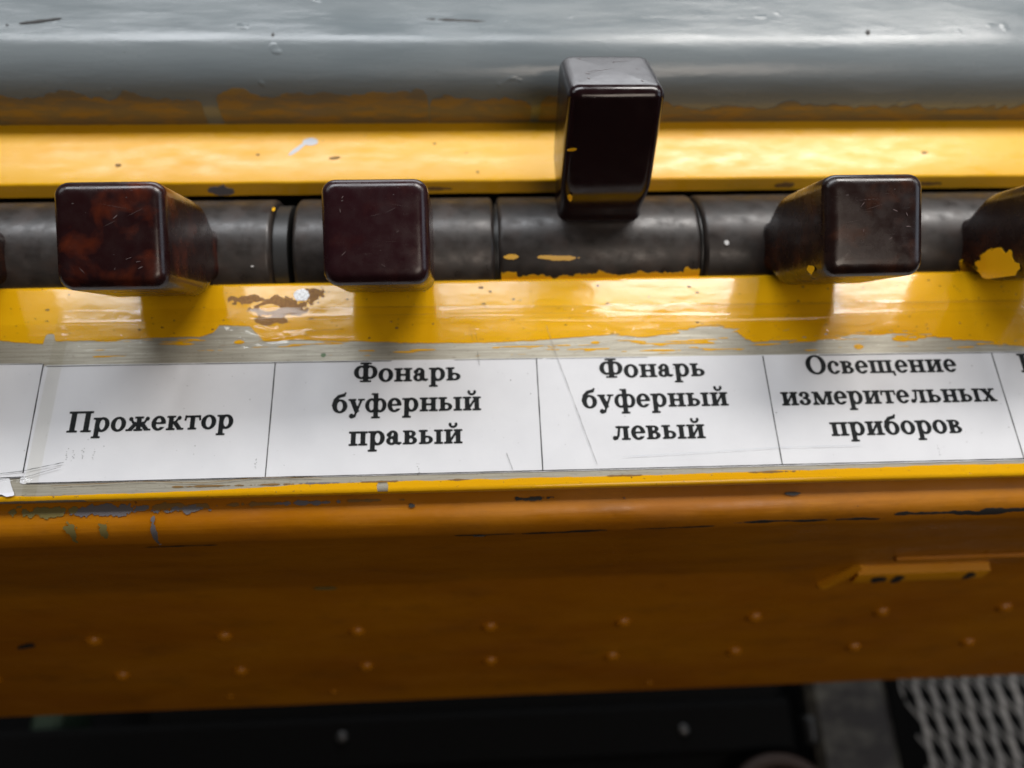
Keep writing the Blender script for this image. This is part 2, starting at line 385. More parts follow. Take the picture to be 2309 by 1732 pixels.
# ------------------------------------------------------------------ 4. tumbler switches
def rrect(wx, wy, r, n=6):
    pts = []
    for cx, cy, a0 in ((wx/2-r, wy/2-r, 0), (-wx/2+r, wy/2-r, 90), (-wx/2+r, -wy/2+r, 180), (wx/2-r, -wy/2+r, 270)):
        for i in range(n+1):
            a = math.radians(a0+90*i/n); pts.append((cx+r*math.cos(a), cy+r*math.sin(a)))
    return pts
def lever_mesh(mat, sd, r=2.1, er=1.9):
    rings = []                           # (height, inset, width scale, depth scale)
    rings += [(4, 0, 1.06, .62), (R-1.8, 0, 1.03, .60), (R-1.0, 0, .99, .585), (R-.2, 0, .965, .59), (R+.8, 0, .945, .64), (R+2.1, 0, .94, .745), (R+3.5, 0, .955, .84), (R+5.3, 0, .98, .94), (R+6.6, 0, .995, .985), (R+8.5, 0, 1, 1), (L-6, 0, 1, 1), (L-er, 0, 1, 1)]
    for i in range(1, 7):
        a = math.radians(90*i/6); rings.append((L-er+er*math.sin(a), er*(1-math.cos(a)), 1, 1))
    base_n = len(rings)
    V = []; Fs = []; N = None
    for q, (h, ins, sw, sdp) in enumerate(rings):
        wx, wy = W*sw-2*ins, D*sdp-2*ins; rr = max(r-ins*.75, .35)
        pts = rrect(wx, wy, rr); N = len(pts)
        for px, py in pts:
            k = .16*float(fbm(np.array(px*.12+sd*3.1), np.array(py*.12+h*.13), sd, 3))
            V.append((px*(1+k*.05), py*(1+k*.05)+k*.4, h+(k*.8 if h > L-3 else 0)))
    for i in range(len(rings)-1):
        for k in range(N): a = i*N+k; b = i*N+(k+1) % N; Fs.append([a, b, b+N, a+N])
    # domed face: inner rings
    last = (base_n-1)*N; wx, wy = W-2*er, D-2*er
    prev = last
    for t in (.9, .7, .45, .2):
        st = len(V)
        for px, py in rrect(wx, wy, .5):
            V.append((px*t, py*t, L+.16*(1-t*t)+.10*float(fbm(np.array(px*t*.2+sd), np.array(py*t*.2), sd+2, 2))))
        for k in range(N): a, b = prev+k, prev+(k+1) % N; Fs.append([a, b, st+(k+1) % N, st+k])
        prev = st
    Fs.append([prev+k for k in range(N)])
    Fs.append(list(range(N))[::-1])
    return mesh_of('lever', V, Fs, mat, True, None)
def barrel_mesh(xl, xr):
    e = .45
    return lathe_x('barrel', [(xl, R-.8), (xl+.12, R-e), (xl+e, R-.1), (xl+e*1.8, R), (0, R), (xr-e*1.8, R), (xr-e, R-.1), (xr-.12, R-e), (xr, R-.8)], M_barrel, 96, 60)
SW = [(-2, TH, M_bak_brown, 'dark bakelite tumbler switch cut off by the left edge, only its flank in view'),
      (-1, TH, M_bak_mottled, 'mottled red brown bakelite tumbler switch tilted forward above the first full label'),
      (0, TH, M_bak, 'dark maroon square tumbler switch tilted forward, seen end on, second from left'),
      (1, -TH, M_bak_dark, 'the only tumbler switch tipped backwards, tall lever with pale shining end'),
      (2, TH, M_bak_brown, 'near black tumbler switch tilted forward with brown flank, right of the raised lever'),
      (3, TH, M_bak_brown, 'yellow splashed dark tumbler switch partly cut off by the right edge')]
def cyl_map(x, s, d):                    # s = angle in mm along the barrel, 0 = top, negative = towards the viewer
    a = s/R; r = R+d+.02
    return (x, r*math.sin(a), r*math.cos(a))
switches = {}
for k, th, mt, lab in SW:
    t = thing('tumbler_switch', lab, 'switch', (*RW(XC2+k*PITCH+(1.9 if k == -2 else 0), YB), ZB), (0, 0, RZ), 'row of tumbler switches with square bakelite levers')
    xl, xr = -PITCH/2+.35, PITCH/2-.35
    if k == -1: xr -= 1.9
    if k == 0: xl += 1.1
    link('barrel', barrel_mesh(xl, xr), t)
    link('lever', lever_mesh(mt, 3+k*5), t, rot=(th, 0, 0))
    switches[k] = t
t = switches[1]
add_blob('paint_splash', -16.0, -6.1, 1.15, .42, M_splash, t, .08, .5, 1.2, 3, 0, cyl_map, .08)
add_blob('paint_splash', -7.3, -6.4, 3.4, .42, M_splash, t, .08, .55, .7, 5, -.03, cyl_map, .08)
def jag(X, Y): return -9.5+1.5*fbm(X*.35, X*0, 4, 4)*1.6+.8*fbm(X*1.2, Y*1.2, 9)-Y+.8*(np.abs(X) > 15)
link('paint_splash', field_mesh('paint_splash', jag, -17.8, 17.8, -15, -7, .14, M_splash, cyl_map, .07), t, 'ragged yellow paint line along the foot of the barrel')
t = switches[3]
def sp2(X, Y):
    a = 1-np.hypot((X+2.0)/5.5, (Y+9.0)/3.0)+1.1*fbm(X*.45, Y*.55, 12)
    return a
link('paint_splash', field_mesh('paint_splash', sp2, -17, 17, -17, -4, .16, M_splash, cyl_map, .25), t)
for q in range(9): add_blob('paint_splash', -6+q*.9+random.uniform(-.8, .8), random.uniform(-9, -2.5), random.uniform(.15, .45), random.uniform(.2, .6), M_splash, t, .09, .9, 1.6, 20+q, random.uniform(-1, 1), cyl_map, .08)
add_blob('paint_fleck', -14.4, -4.2, .42, .42, M_white, switches[2], .07, .3, 1.5, 3, 0, cyl_map, .12)
add_blob('paint_fleck', 13.2, -7.0, .25, .16, M_white, switches[-1], .06, .3, 1.5, 5, 0, cyl_map, .08)
add_blob('paint_splash', 16.4, 4.2, .3, .55, M_splash, switches[-1], .08, .5, 1.5, 6, 0, cyl_map, .08)
add_blob('paint_splash', -13.5, -8.6, .22, .14, M_splash, switches[-1], .06, .5, 1.5, 8, 0, cyl_map, .05)
lev3 = [c for c in switches[3].children if c.name.startswith('lever')][0]
def sp3(X, Y): return 1-np.hypot((X+6.0)/3.4, (Y-20.5)/5.0)+1.2*fbm(X*.5, Y*.5, 77)
link('paint_splash', field_mesh('paint_splash', sp3, -7.2, 3, 11, 27, .12, M_splash, lambda x, y, d: (-W/2*(.9+.1*min(1, max(0, (y-10)/8)))-.05-d, x*min(1, .6+.4*(y-10)/8), y), .12), lev3)
# splashes on the flank of the raised lever (faces the viewer, local -y side of the lever)
lev1 = [c for c in switches[1].children if c.name.startswith('lever')][0]
def lev_front(x, y, d): return (x, -D/2-.06-d, y)
add_blob('paint_fleck', -6.6, 25.2, .75, .22, M_splash, lev1, .07, .5, 1.2, 3, .1, lev_front, .05)
add_blob('paint_fleck', -6.2, 16.6, .35, .6, M_splash, lev1, .07, .6, 1.2, 5, .2, lev_front, .03)
lev2 = [c for c in switches[2].children if c.name.startswith('lever')][0]
def lev_left(x, y, d): return (-W/2-.06-d, x, y)
add_blob('paint_fleck', -6.0, L-5, .55, 1.2, M_splash, lev2, .08, .8, 1.0, 8, .3, lev_left, .05)

M_nick, nt, p = newmat('pale_nick', (.13, .09, .09), .5)
rr_ = random.Random(5)
for k, t in switches.items():
    if k in (-2, 3): continue
    lv = [c for c in t.children if c.name.startswith('lever')][0]
    cap = lambda x, y, d: (x, y, L+.17+d-.006*(x*x+y*y)*.35)
    for q in range(6):
        add_blob('nick', rr_.uniform(-5, 5), rr_.uniform(-5, 5), rr_.uniform(.15, .5), rr_.uniform(.03, .06), M_nick, lv, .03, .8, 3, q+k*7+20, rr_.uniform(-1.5, 1.5), cap, .01)
    for q in range(3):
        add_blob('scratch', rr_.uniform(-4, 4), rr_.uniform(-4, 4), rr_.uniform(1.0, 2.6), .022, M_nick, lv, .05, .15, 2, q+k*5+60, rr_.uniform(-.5, .5), cap, .005)

# ------------------------------------------------------------------ 5. label plate: bare metal with yellow paint
plate = thing('label_plate', 'bare metal plate edged with yellow paint in front of the switches, carrying the label strips', 'plate', (0, 0, 0))
V = []; Fs = []
prof0 = [(-2.45, -1.9), (-2.75, -1.6), (-2.75, -.5), (-2.6, -.2), (-2.3, -.02), (-2, 0)]
NS = 150
for i in range(NS+1):
    x = X0+(X1-X0)*i/NS; yb = 35.15+RZ*(x-43)
    pr_ = prof0+[(yb-.7, 0), (yb-.3, -.06), (yb-.08, -.22), (yb, -.5), (yb, -2.6), (yb-1, -2.7)]
    V += [(x, y, z) for y, z in pr_]
n = len(pr_)
for i in range(NS):
    for j in range(n): a = i*n+j; b = i*n+(j+1) % n; Fs.append([a, b, b+n, a+n][::-1])
link('metal_sheet', mesh_of('metal_sheet', V, Fs, M_metal, True, 50), plate)
EX = np.array([-150, -48, -41.9, -34.8, -34.6, -33.4, -33.0, -9.7, -7.4, -6.5, -1.5, 1.1, 7.2, 18.8, 30.5, 38.4, 47.2, 54.4, 60.9, 66, 70.6, 73.3, 78, 81.6, 84.5, 95, 103.7, 108, 116.3, 122.7, 133.5, 280])
EY = np.array([25, 25, 24.5, 23.7, 25.6, 25.6, 24.2, 24.6, 25.5, 26.8, 26.5, 23.6, 23.8, 23.3, 22.8, 22.8, 23.1, 23.6, 24.1, 23.3, 23.9, 24.9, 25.2, 24.6, 22.5, 22.3, 23.4, 23.8, 23.0, 21.9, 20.8, 20.5])
def film(X, Y):
    e = np.interp(X, EX, EY)+.25*fbm(X*.25, X*0+3, 2)
    rag = .35+2.2*np.clip((X-62)/6, 0, 1)
    e = e+rag*.5*fbm(X*.35, Y*2.6, 6, 4)*2
    hi = 35.15+RZ*(X-43)-.35
    body = np.minimum(Y-e, hi-Y)
    # worn streaks near the ragged part
    s = fbm(X*.22, Y*1.9, 31, 4)
    wear = np.clip((X-66)/8, 0, 1)*np.clip((27-Y)/3, 0, 1)
    return np.minimum(body, (.23-s*wear)*2)
link('yellow_paint', field_mesh('yellow_paint', film, -90, 190, 19, 37.3, .26, M_film, lambda x, y, d: (x, y, d) if y < 35.15+RZ*(x-43)-.62 else (x, y, d-.10*min(1.5, (y-(35.15+RZ*(x-43)-.62))/.27)**2), .07, .22), plate)
# paint rolled over the back edge of the plate
V = []; Fs = []
for i in range(NS+1):
    x = -90+280*i/NS; yb = 35.15+RZ*(x-43)
    V += [(x, yb-.45, .03), (x, yb-.2, -.06), (x, yb+.02, -.22), (x, yb+.06, -.5), (x, yb+.06, -2.4)]
for i in range(NS):
    for j in range(4): a = i*5+j; Fs.append([a, a+1, a+6, a+5][::-1])
link('painted_edge', mesh_of('painted_edge', V, Fs, M_yel, True, None), plate)
# thin yellow islands and brush streaks left on the metal
def isl(X, Y):
    band = np.exp(-((Y-23.0)/1.6)**2)*np.clip((X-20)/30, .25, 1)
    return fbm(X*.16, Y*2.4, 51, 4)+.07*band-.215
link('paint_streak', field_mesh('paint_streak', isl, -30, 136, 20.2, 25.5, .2, M_film, None, .035, .1), plate, kind=None)
for cx, cy, rx, ry, sd in ((57.2, 22.5, .75, .28, 3), (27.5, 21.6, 2.4, .14, 5), (112, 22.3, 2.2, .5, 6), (103.5, 21.0, .9, .5, 8), (-3.0, 23.5, .9, .4, 9)):
    add_blob('paint_streak', cx, cy, rx, ry, M_film, plate, .1, .5, .7, sd, 0, None, .05)
# rust patch, silver spot
def rust(X, Y):
    a = 1-np.hypot((X-3.0)/5.6, (Y-30.2)/2.3); b = 1-np.hypot((X+2.2)/3.8, (Y-31.6)/1.1); c = 1-np.hypot((X-8.2)/3.6, (Y-32.6)/1.2)
    d = 1-np.hypot((X-2.2)/3.6, (Y-27.6)/1.0); hole = 1-np.hypot((X-1.6)/2.0, (Y-30.0)/.8)
    e = np.maximum.reduce([a, b, c, d])+1.3*fbm(X*.8, Y*1.0, 5, 5)
    return np.minimum(e-.12, -(hole+.6*fbm(X*.8, Y*.9, 8))*1.5+.2)-.7*np.clip(fbm(X*2.2, Y*2.2, 44), 0, 1)
link('rust_patch', field_mesh('rust_patch', rust, -9, 15, 25, 34.6, .12, M_rust, lambda x, y, d: (x, y, .075+d), .012), plate)
add_blob('silver_spot', 6.7, 32.3, 1.35, 1.2, M_alu, plate, .09, .35, 1., 3, 0, lambda x, y, d: (x, y, .10+d), .02)
add_blob('green_fleck', 11.1, 20.9, .42, .36, M_green, plate, .06, .3, 1.5, 5, 0, None, .03)
for q in range(46):
    cx = random.uniform(-40, 134); cy = random.uniform(25.6, 34); r = random.uniform(.07, .22)
    add_blob('dirt_speck', cx, cy, r*random.uniform(1, 2.2), r, M_dirt, plate, .07, .5, 2, q, 0, lambda x, y, d: (x, y, .075+d), .01)
# front yellow band under the labels, with chips down to grey
def band(X, Y):
    top = -1.15+.35*fbm(X*.2, X*0, 3)+np.clip((X-60)/60, 0, 1)*.45-np.clip((10-X)/22, 0, 1)*.9
    e = np.minimum(top-Y, Y+2.72)
    g = 1-np.hypot((X-21.5)/.9, (Y+2.0)/1.2)
    return np.minimum(e+.12*fbm(X*1.2, Y*1.2, 6), -g+.2*fbm(X, Y, 2))
link('yellow_paint', field_mesh('yellow_paint', band, -90, 190, -2.74, .1, .2, M_film, lambda x, y, d: (x, y, d if y > -2.1 else d-.25*((-2.1-y)/.6)**2), .05, .09), plate)
V = []; Fs = []
for i in range(NS+1):
    x = -24+ (190+24)*i/NS
    V += [(x, -2.68, -.21), (x, -2.80, -.5), (x, -2.80, -1.3+.25*float(fbm(np.array(x*.5), np.array(1.), 3)))]
for i in range(NS):
    for j in range(2): a = i*3+j; Fs.append([a, a+1, a+4, a+3])
link('painted_edge', mesh_of('painted_edge', V, Fs, M_yel, True, None), plate)
for cx, rx, mt, sd in ((-6, 5, M_dirt, 3), (4, 3, M_dirt, 5), (12, 2.5, M_chipgrey, 7), (20, 4, M_dirt, 9), (60, 3, M_dirt, 12), (34, 2, M_dirt, 15), (84, 3, M_dirt, 17)):
    add_blob('edge_chip', cx, -1.15, rx, .14, mt, plate, .1, .9, .9, sd, 0, lambda x, y, d: (x, y, .07+d), .01)

# ------------------------------------------------------------------ 6. console front: bullnose and leaning panel
console = thing('console_front', 'dark orange yellow sheet metal console front with rows of weld bumps below the labels', 'console', (0, 0, 0))
BY, BZ = -10.5, -44.8; dy, dz = -.346, -.938
q = math.hypot(dy, dz); dy /= q; dz /= q
fy = lambda z_: -8.6-1.9*(-7.2-z_)/36.6
prof = [(10, -2.6), (0, -2.6), (-3.8, -2.605)] + [(-4.0-4.6*math.sin(math.radians(a)), -7.2+4.6*math.cos(math.radians(a))) for a in np.linspace(5, 90, 16)] + \
       [(fy(z_), z_) for z_ in (-16, -26, -36, -43.8)]+[ (-10.75, BZ-.3)] + [(BY+dy*s, BZ+dz*s) for s in (1.2, 8, 20, 32, 44, 56, 65.3)] + [(BY+dy*65.3+1.2, BZ+dz*65.3-.2), (BY+dy*64+1.4, BZ+dz*64)]
V = []; Fs = []; NS = 200; n = len(prof)
for i in range(NS+1):
    x = X0+(X1-X0)*i/NS
    for j, (y, z) in enumerate(prof):
        k = .5*float(fbm(np.array(x*.02), np.array(j*.35), 15, 3)) if j > 18 else .12*float(fbm(np.array(x*.04), np.array(j*.2), 5, 3))
        sl = (x-43)*.009*(1 if j > 20 else 0)
        V.append((x, y+k, z+sl+ (k if j > 20 else 0)))
for i in range(NS):
    for j in range(n-1): a = i*n+j; Fs.append([a, a+1, a+1+n, a+n])
link('sheet_panel', mesh_of('sheet_panel', V, Fs, M_panel, True, 60), console)
def pan(x, s, d=0.):                     # s mm below the bend on the leaning panel; normal points to the viewer and up
    j = 19+s/12
    k = .5*float(fbm(np.array(x*.02), np.array(j*.35), 15, 3))
    ny, nz = dz, -dy                     # outward normal
    return (x, BY+dy*s+k+ny*d, BZ+dz*s+(x-43)*.009+k+nz*d)
def dome(name, r, h):
    V = []; Fs = []; N = 14
    prof_ = [(r, -.5), (r*.9, h*.25), (r*.66, h*.72), (r*.35, h*.95)]
    for rr, z in prof_:
        for k in range(N): a = 2*math.pi*k/N; V.append((rr*math.cos(a), rr*math.sin(a), z))
    V.append((0, 0, h))
    for i in range(3):
        for k in range(N): a = i*N+k; b = i*N+(k+1) % N; Fs.append([a, b, b+N, a+N])
    for k in range(N): Fs.append([3*N+k, 3*N+(k+1) % N, 4*N])
    return mesh_of(name, V, Fs, M_panel, True)
dm = dome('weld_bump', 2.1, 1.35); dm2 = dome('weld_bump', 1.2, .5)
nrm = Vector((0, dz, -dy)); qrot = nrm.to_track_quat('Z', 'Y').to_euler()
for row, xs_ in ((22.3, (-49.5, -20.8, 9, 39.2, 70.1, 101.1, 131.6, 161.6, 191.5, -80)), (41.6, (-49.8, -21.5, 8.9, 39.5, 69.9, 101.1, 132, 162, 192, -80))):
    for x in xs_:
        link('weld_bump', dm, console, loc=pan(x, row, -.1), rot=qrot)
for x, s in ((-27.9, 57.8), (-1.2, 57.5), (82.6, 60.5)): link('weld_bump', dm2, console, loc=pan(x, s, -.1), rot=qrot)
# scrapes along the foot of the bullnose
def face_map(x, z, d):
    k = .5*float(fbm(np.array(x*.02), np.array(19*.35), 15, 3))
    zz = z
    if zz > -7.2:
        a = math.acos(max(-1, min(1, (zz+7.2)/4.6))); return (x, -4.0-(4.6+d+.09)*math.sin(a), -7.2+(4.6+d+.09)*math.cos(a))
    return (x, fy(zz)-.22-d, zz)
def scr(x0, x1, z, hgt, sd, fr=.3):
    def f(X, Y):
        e = np.clip(np.minimum(X-x0, x1-X)/3, -1, 1)
        zz = z+(X-43)*.009+.8*fbm(X*.07, X*0, sd)
        return e*.5*hgt-np.abs(Y-zz)+hgt*1.6*fbm(X*fr, Y*.8, sd, 4)-hgt*.1
    return f
for x0, x1, z, hgt, sd in ((33, 57, -6.6, .75, 3), (77, 95, -5.6, .40, 5), (93, 106, -5.6, .6, 6), (104, 126, -5.2, .7, 8), (120, 150, -4.9, .6, 9), (62, 71, -6.4, .2, 11), (-18, -6, -7.4, .4, 13), (66, 78, -6.2, .28, 14)):
    link('scrape', field_mesh('scrape', scr(x0, x1, z, hgt, sd), x0-1, x1+1, z-3, z+3.4, .16, M_chipdark, face_map, .01), console)
for x0, x1, z, hgt, sd in ((-40, -21, -2.75, 0, 2),):
    pass
top_map = lambda x, y, d: (x, y, -2.6+d+.03 + (0 if y > -4.0 else -(4.6-math.sqrt(max(0, 4.6**2-(y+4.0)**2)))) + .06)
for cx, cy, rx, ry, mt, sd in ((-21, -4.0, 5.6, .75, M_chipgrey, 3), (-31, -4.0, 5, .8, M_cream, 4), (-11, -3.7, 4.6, .5, M_dirt, 5), (-8.5, -4.1, 2.8, .5, M_chipgrey, 6), (2, -3.6, 5, .28, M_dirt, 7), (10, -3.6, 4, .3, M_chipgrey, 8), (19, -3.5, 4, .18, M_dirt, 9), (45, -3.9, 2.2, .3, M_chipdark, 12), (-22, -7.0, 1.0, 1.1, M_cream, 14), (-27, -6.9, .7, .9, M_cream, 15), (-14.2, -7.1, .3, 1.3, M_chipgrey, 16), (88, -4.2, 1.3, .25, M_chipdark, 18), (60, -4.2, .5, .15, M_chipdark, 19), (26, -4.5, .35, .25, M_chipdark, 21)):
    add_blob('paint_chip', cx, cy, rx, ry, mt, console, .10, 1.25, 1.1, sd, 0, (lambda x, y, d, o_=sd*.006: top_map(x, y, d+o_)), .03)
# pressed latch slot low on the right
lx, ls = 150.5, -6.0
def slab(name, x0, x1, s0, s1, d0, d1, mat, parent, bev=.5):
    P = []; 
    for d, i in ((d0, 0), (d1-bev*.5, 0), (d1, bev)):
        for x, s in ((x0+i, s0+i), (x1-i, s0+i), (x1-i, s1-i), (x0+i, s1-i)): P.append(pan2(x, s, d))
    Fs = []
    for i in range(2):
        for k in range(4): a = i*4+k; b = i*4+(k+1) % 4; Fs.append([a, a+4, b+4, b])
    Fs.append([8, 11, 10, 9]); Fs.append([0, 1, 2, 3])
    return link(name, mesh_of(name, P, Fs, mat, True, 30), parent)
def pan2(x, s, d):                       # spans the bend: s<0 lies on the upright face
    if s >= 0: return pan(x, s, d)
    k = .5*float(fbm(np.array(x*.02), np.array(19*.35), 15, 3))
    return (x, -10.5-d+k*0, BZ-s+(x-43)*.009)
slab('latch_bar', 117, 146, -1.0, 3.6, -.4, 2.2, M_latch, console, .7)
slab('latch_rib', 121, 165, -10.0, -8.8, -.3, .6, M_panel, console, .4)
for x0, s0, x1, s1 in ((111, 7, 117, -2),):
    P = [pan2(x0, s0, -.3), pan2(x0+2.4, s0+1, -.3), pan2(x1+2.4, s1+1, -.3), pan2(x1, s1, -.3), pan2(x0+.6, s0+.2, 1), pan2(x0+1.8, s0+.8, 1), pan2(x1+1.8, s1+.8, 1), pan2(x1+.6, s1+.2, 1)]
    link('latch_rib', mesh_of('latch_rib', P, [[4, 7, 6, 5], [0, 4, 5, 1], [1, 5, 6, 2], [2, 6, 7, 3], [3, 7, 4, 0]], M_latch, False), console)
for cx, s, rx, ry in ((122, 1.8, 1.5, 1.3), (126.2, 2.0, 1.2, 1.5), (142, 1.6, 1.1, 1.4)):
    add_blob('paint_chip', cx, s, rx, ry, M_chipdark, console, .2, .6, .8, int(cx), 0, lambda x, y, d: pan2(x, y, 2.26+d), .02)
add_blob('latch_shadow_gap', 134, -4.4, 8, .7, M_chipdark, console, .25, .4, .3, 3, 0, lambda x, y, d: pan2(x, y, .15+d), .02) if False else None
add_blob('paint_chip', 5.0, .8, 2.2, .7, M_cream, console, .2, .4, .4, 3, 0, lambda x, y, d: pan2(x, y, .35+d), .02)
add_blob('paint_chip', -64.5, 23, 2.0, 1.0, M_chipdark, console, .2, .8, .4, 5, -.4, lambda x, y, d: pan2(x, y, .25+d), .02)

# ------------------------------------------------------------------ 7. lettering
class G:
    """glyph field builder; unit = x-height"""
    def __init__(s): s.add = []; s.sub = []
    def rect(s, x0, x1, y0, y1): s.add.append(lambda X, Y: np.minimum(np.minimum(X-x0, x1-X), np.minimum(Y-y0, y1-Y))); return s
    def cut(s, x0, x1, y0, y1): s.add.append(('cut', lambda X, Y: np.minimum(np.minimum(X-x0, x1-X), np.minimum(Y-y0, y1-Y)))); return s
    def ring(s, cx, cy, a, b, ia, ib, clip=None):
        def f(X, Y):
            o = (1-np.hypot((X-cx)/a, (Y-cy)/b))*min(a, b); i = (1-np.hypot((X-cx)/ia, (Y-cy)/ib))*min(ia, ib)
            r = np.minimum(o, -i)
            if clip: r = np.minimum(r, clip(X, Y))
            return r
        s.add.append(f); return s
    def line(s, x0, y0, x1, y1, w, ylo=-9, yhi=9):
        dx, dy = x1-x0, y1-y0; l = math.hypot(dx, dy)
        def f(X, Y):
            d = np.abs((X-x0)*dy-(Y-y0)*dx)/l; t = ((X-x0)*dx+(Y-y0)*dy)/l
            return np.minimum.reduce([w/2-d, t+.02, l-t+.02, Y-ylo, yhi-Y])
        s.add.append(f); return s
    def ball(s, cx, cy, r): s.add.append(lambda X, Y: r-np.hypot(X-cx, Y-cy)); return s
    def serif(s, x, y, w, up):           # slab with a little bracket; up=+1 foot, -1 head
        s.rect(x-w/2, x+w/2, min(y, y+up*.085), max(y, y+up*.085))
        s.add.append(lambda X, Y: np.minimum(.165-.8*np.abs(X-x)*.9-(Y-y)*up*.55+.0*X, np.minimum((Y-y)*up+.01, .24-(Y-y)*up))*.9)
        return s
    def stem(s, x, y0, y1, w=.30, foot=1, head=1, sw=.60):
        s.rect(x-w/2, x+w/2, y0, y1)
        if foot: s.serif(x, y0, sw, 1)
        if head == 1: s.serif(x, y1, sw, -1)
        if head == 2: s.rect(x-w/2-.16, x, y1-.09, y1)
        return s
    def eval(s, X, Y):
        r = np.full(X.shape, -9.)
        for f in s.add:
            if isinstance(f, tuple): r = np.minimum(r, -f[1](X, Y))
            else: r = np.maximum(r, f(X, Y))
        return r
right = lambda c: (lambda X, Y: X-c)
GL = {}
def g(ch, adv): GL[ch] = (G(), adv); return GL[ch][0]
g('о', 1.18).ring(.59, .5, .53, .53, .235, .43)
g('н', 1.42).stem(.36, 0, 1).stem(1.06, 0, 1).rect(.36, 1.06, .44, .555)
g('п', 1.42).stem(.36, 0, 1, head=0).stem(1.06, 0, 1, head=0).rect(.06, 1.36, .89, 1)
g('и', 1.44).stem(.36, 0, 1).stem(1.08, 0, 1).line(.44, .08, 1.0, .92, .12)
x = g('й', 1.44).stem(.36, 0, 1).stem(1.08, 0, 1).line(.44, .08, 1.0, .92, .12)
x.ring(.72, 1.42, .30, .27, .20, .14, lambda X, Y: 1.42-Y).ball(.50, 1.43, .085).ball(.94, 1.43, .085)
g('р', 1.28).stem(.34, -.46, 1, foot=1, head=2).ring(.70, .5, .50, .525, .215, .42, right(.40))
def ecut(X, Y): return np.maximum(np.maximum(Y-.47, .56-X), np.maximum(.14-Y, -9))
g('е', 1.12).ring(.56, .5, .50, .53, .215, .43, lambda X, Y: np.maximum.reduce([Y-.47, .60-X, .20-Y+.0*X])).rect(.30, .98, .46, .56)
g('с', 1.06).ring(.56, .5, .50, .53, .215, .43, lambda X, Y: np.maximum.reduce([Y-.74, .60-X, .22-Y])).ball(.83, .74, .135)
x = g('а', 1.22); x.rect(.60, .88, .1, .72).ring(.52, .66, .36, .36, .12, .27, lambda X, Y: np.minimum(Y-.66, 9)).ball(.24, .72, .14)
x.ring(.44, .27, .36, .29, .125, .19, lambda X, Y: .72-X).line(.78, .12, 1.02, .06, .17).line(.98, .05, 1.12, .12, .09).line(.44, .53, .70, .60, .10)
g('в', 1.18).stem(.34, 0, 1, foot=0, head=0).rect(.06, .62, 0, .09).rect(.06, .60, .91, 1).ring(.58, .765, .36, .235, .13, .15, right(.46)).ring(.62, .27, .42, .27, .17, .18, right(.46)).rect(.4, .62, .49, .56)
g('ь', 1.20).stem(.34, 0, 1, foot=0).rect(.06, .66, 0, .09).ring(.66, .29, .42, .29, .17, .19, right(.46)).rect(.4, .66, .49, .58)
g('ы', 1.82).stem(.34, 0, 1, foot=0).rect(.06, .64, 0, .09).ring(.62, .29, .40, .29, .17, .19, right(.46)).rect(.4, .62, .49, .58).stem(1.47, 0, 1)
g('у', 1.22).line(.26, 1, .66, .02, .30, yhi=1).line(1.0, 1, .50, -.28, .115, yhi=1).ball(.27, -.28, .155).line(.27, -.40, .52, -.30, .12).rect(.02, .56, .91, 1).rect(.74, 1.20, .91, 1)
x = g('ф', 1.66); x.stem(.83, -.46, 1.42, foot=1, head=2).ring(.52, .5, .46, .52, .20, .43, lambda X, Y: .83-X).ring(1.14, .5, .46, .52, .20, .43, right(.83))
x = g('ж', 1.78); x.stem(.89, 0, 1)
for sg in (-1, 1):
    c = .89; x.line(c, .47, c+sg*.42, .60, .11).line(c+sg*.40, .56, c+sg*.56, .84, .12).ball(c+sg*.60, .86, .13)
    x.line(c+sg*.20, .54, c+sg*.62, .03, .25, ylo=0).rect(min(c+sg*.44, c+sg*.88), max(c+sg*.44, c+sg*.88), 0, .09)
x = g('к', 1.32); x.stem(.34, 0, 1).line(.4, .47, .70, .60, .11).line(.68, .56, .86, .84, .12).ball(.93, .86, .13).line(.62, .54, 1.02, .03, .26, ylo=0).rect(.84, 1.28, 0, .09)
g('т', 1.20).stem(.60, 0, 1, head=0).rect(.06, 1.14, .89, 1).line(.10, 1, .06, .68, .10).line(1.10, 1, 1.14, .68, .10)
g('л', 1.38).stem(1.02, 0, 1, head=0).rect(.32, 1.30, .89, 1).line(.58, 1, .46, .30, .13).line(.48, .34, .34, .10, .13).ball(.20, .13, .14).line(.2, .04, .36, .08, .1)
g('м', 1.72).stem(.27, 0, 1, w=.13, sw=.46, head=0).rect(.05, .42, .91, 1).line(.36, 1, .82, .02, .28, yhi=1, ylo=0).line(1.26, 1, .84, .04, .12, yhi=1).stem(1.40, 0, 1, sw=.58)
x = g('з', 1.06); x.ring(.46, .76, .38, .26, .13, .17, lambda X, Y: np.maximum(X-.42, Y-.80)).ring(.47, .27, .43, .29, .17, .19, lambda X, Y: np.maximum(X-.42, .24-Y)).ball(.22, .78, .125).ball(.20, .24, .13).rect(.34, .56, .485, .57)
g('щ', 2.12).stem(.36, 0, 1, foot=0).stem(1.0, 0, 1, foot=0).stem(1.64, 0, 1, foot=0).rect(.06, 2.04, 0, .10).line(1.93, .10, 2.02, -.22, .13)
g('х', 1.22).line(.24, 1, .98, 0, .30, ylo=0, yhi=1).line(.94, 1, .28, 0, .12, ylo=0, yhi=1).rect(.02, .54, .91, 1).rect(.70, 1.16, .91, 1).rect(.06, .50, 0, .09).rect(.68, 1.22, 0, .09)
g('б', 1.22).ring(.61, .48, .53, .51, .235, .41).line(.12, .52, .26, 1.0, .20).line(.22, .92, .52, 1.24, .22).line(.46, 1.22, .92, 1.34, .20).line(.88, 1.28, 1.0, 1.50, .10)
g('П', 1.86).stem(.42, 0, 1.5, w=.34, head=0, sw=.72).stem(1.42, 0, 1.5, w=.34, head=0, sw=.72).rect(.06, 1.78, 1.39, 1.5)
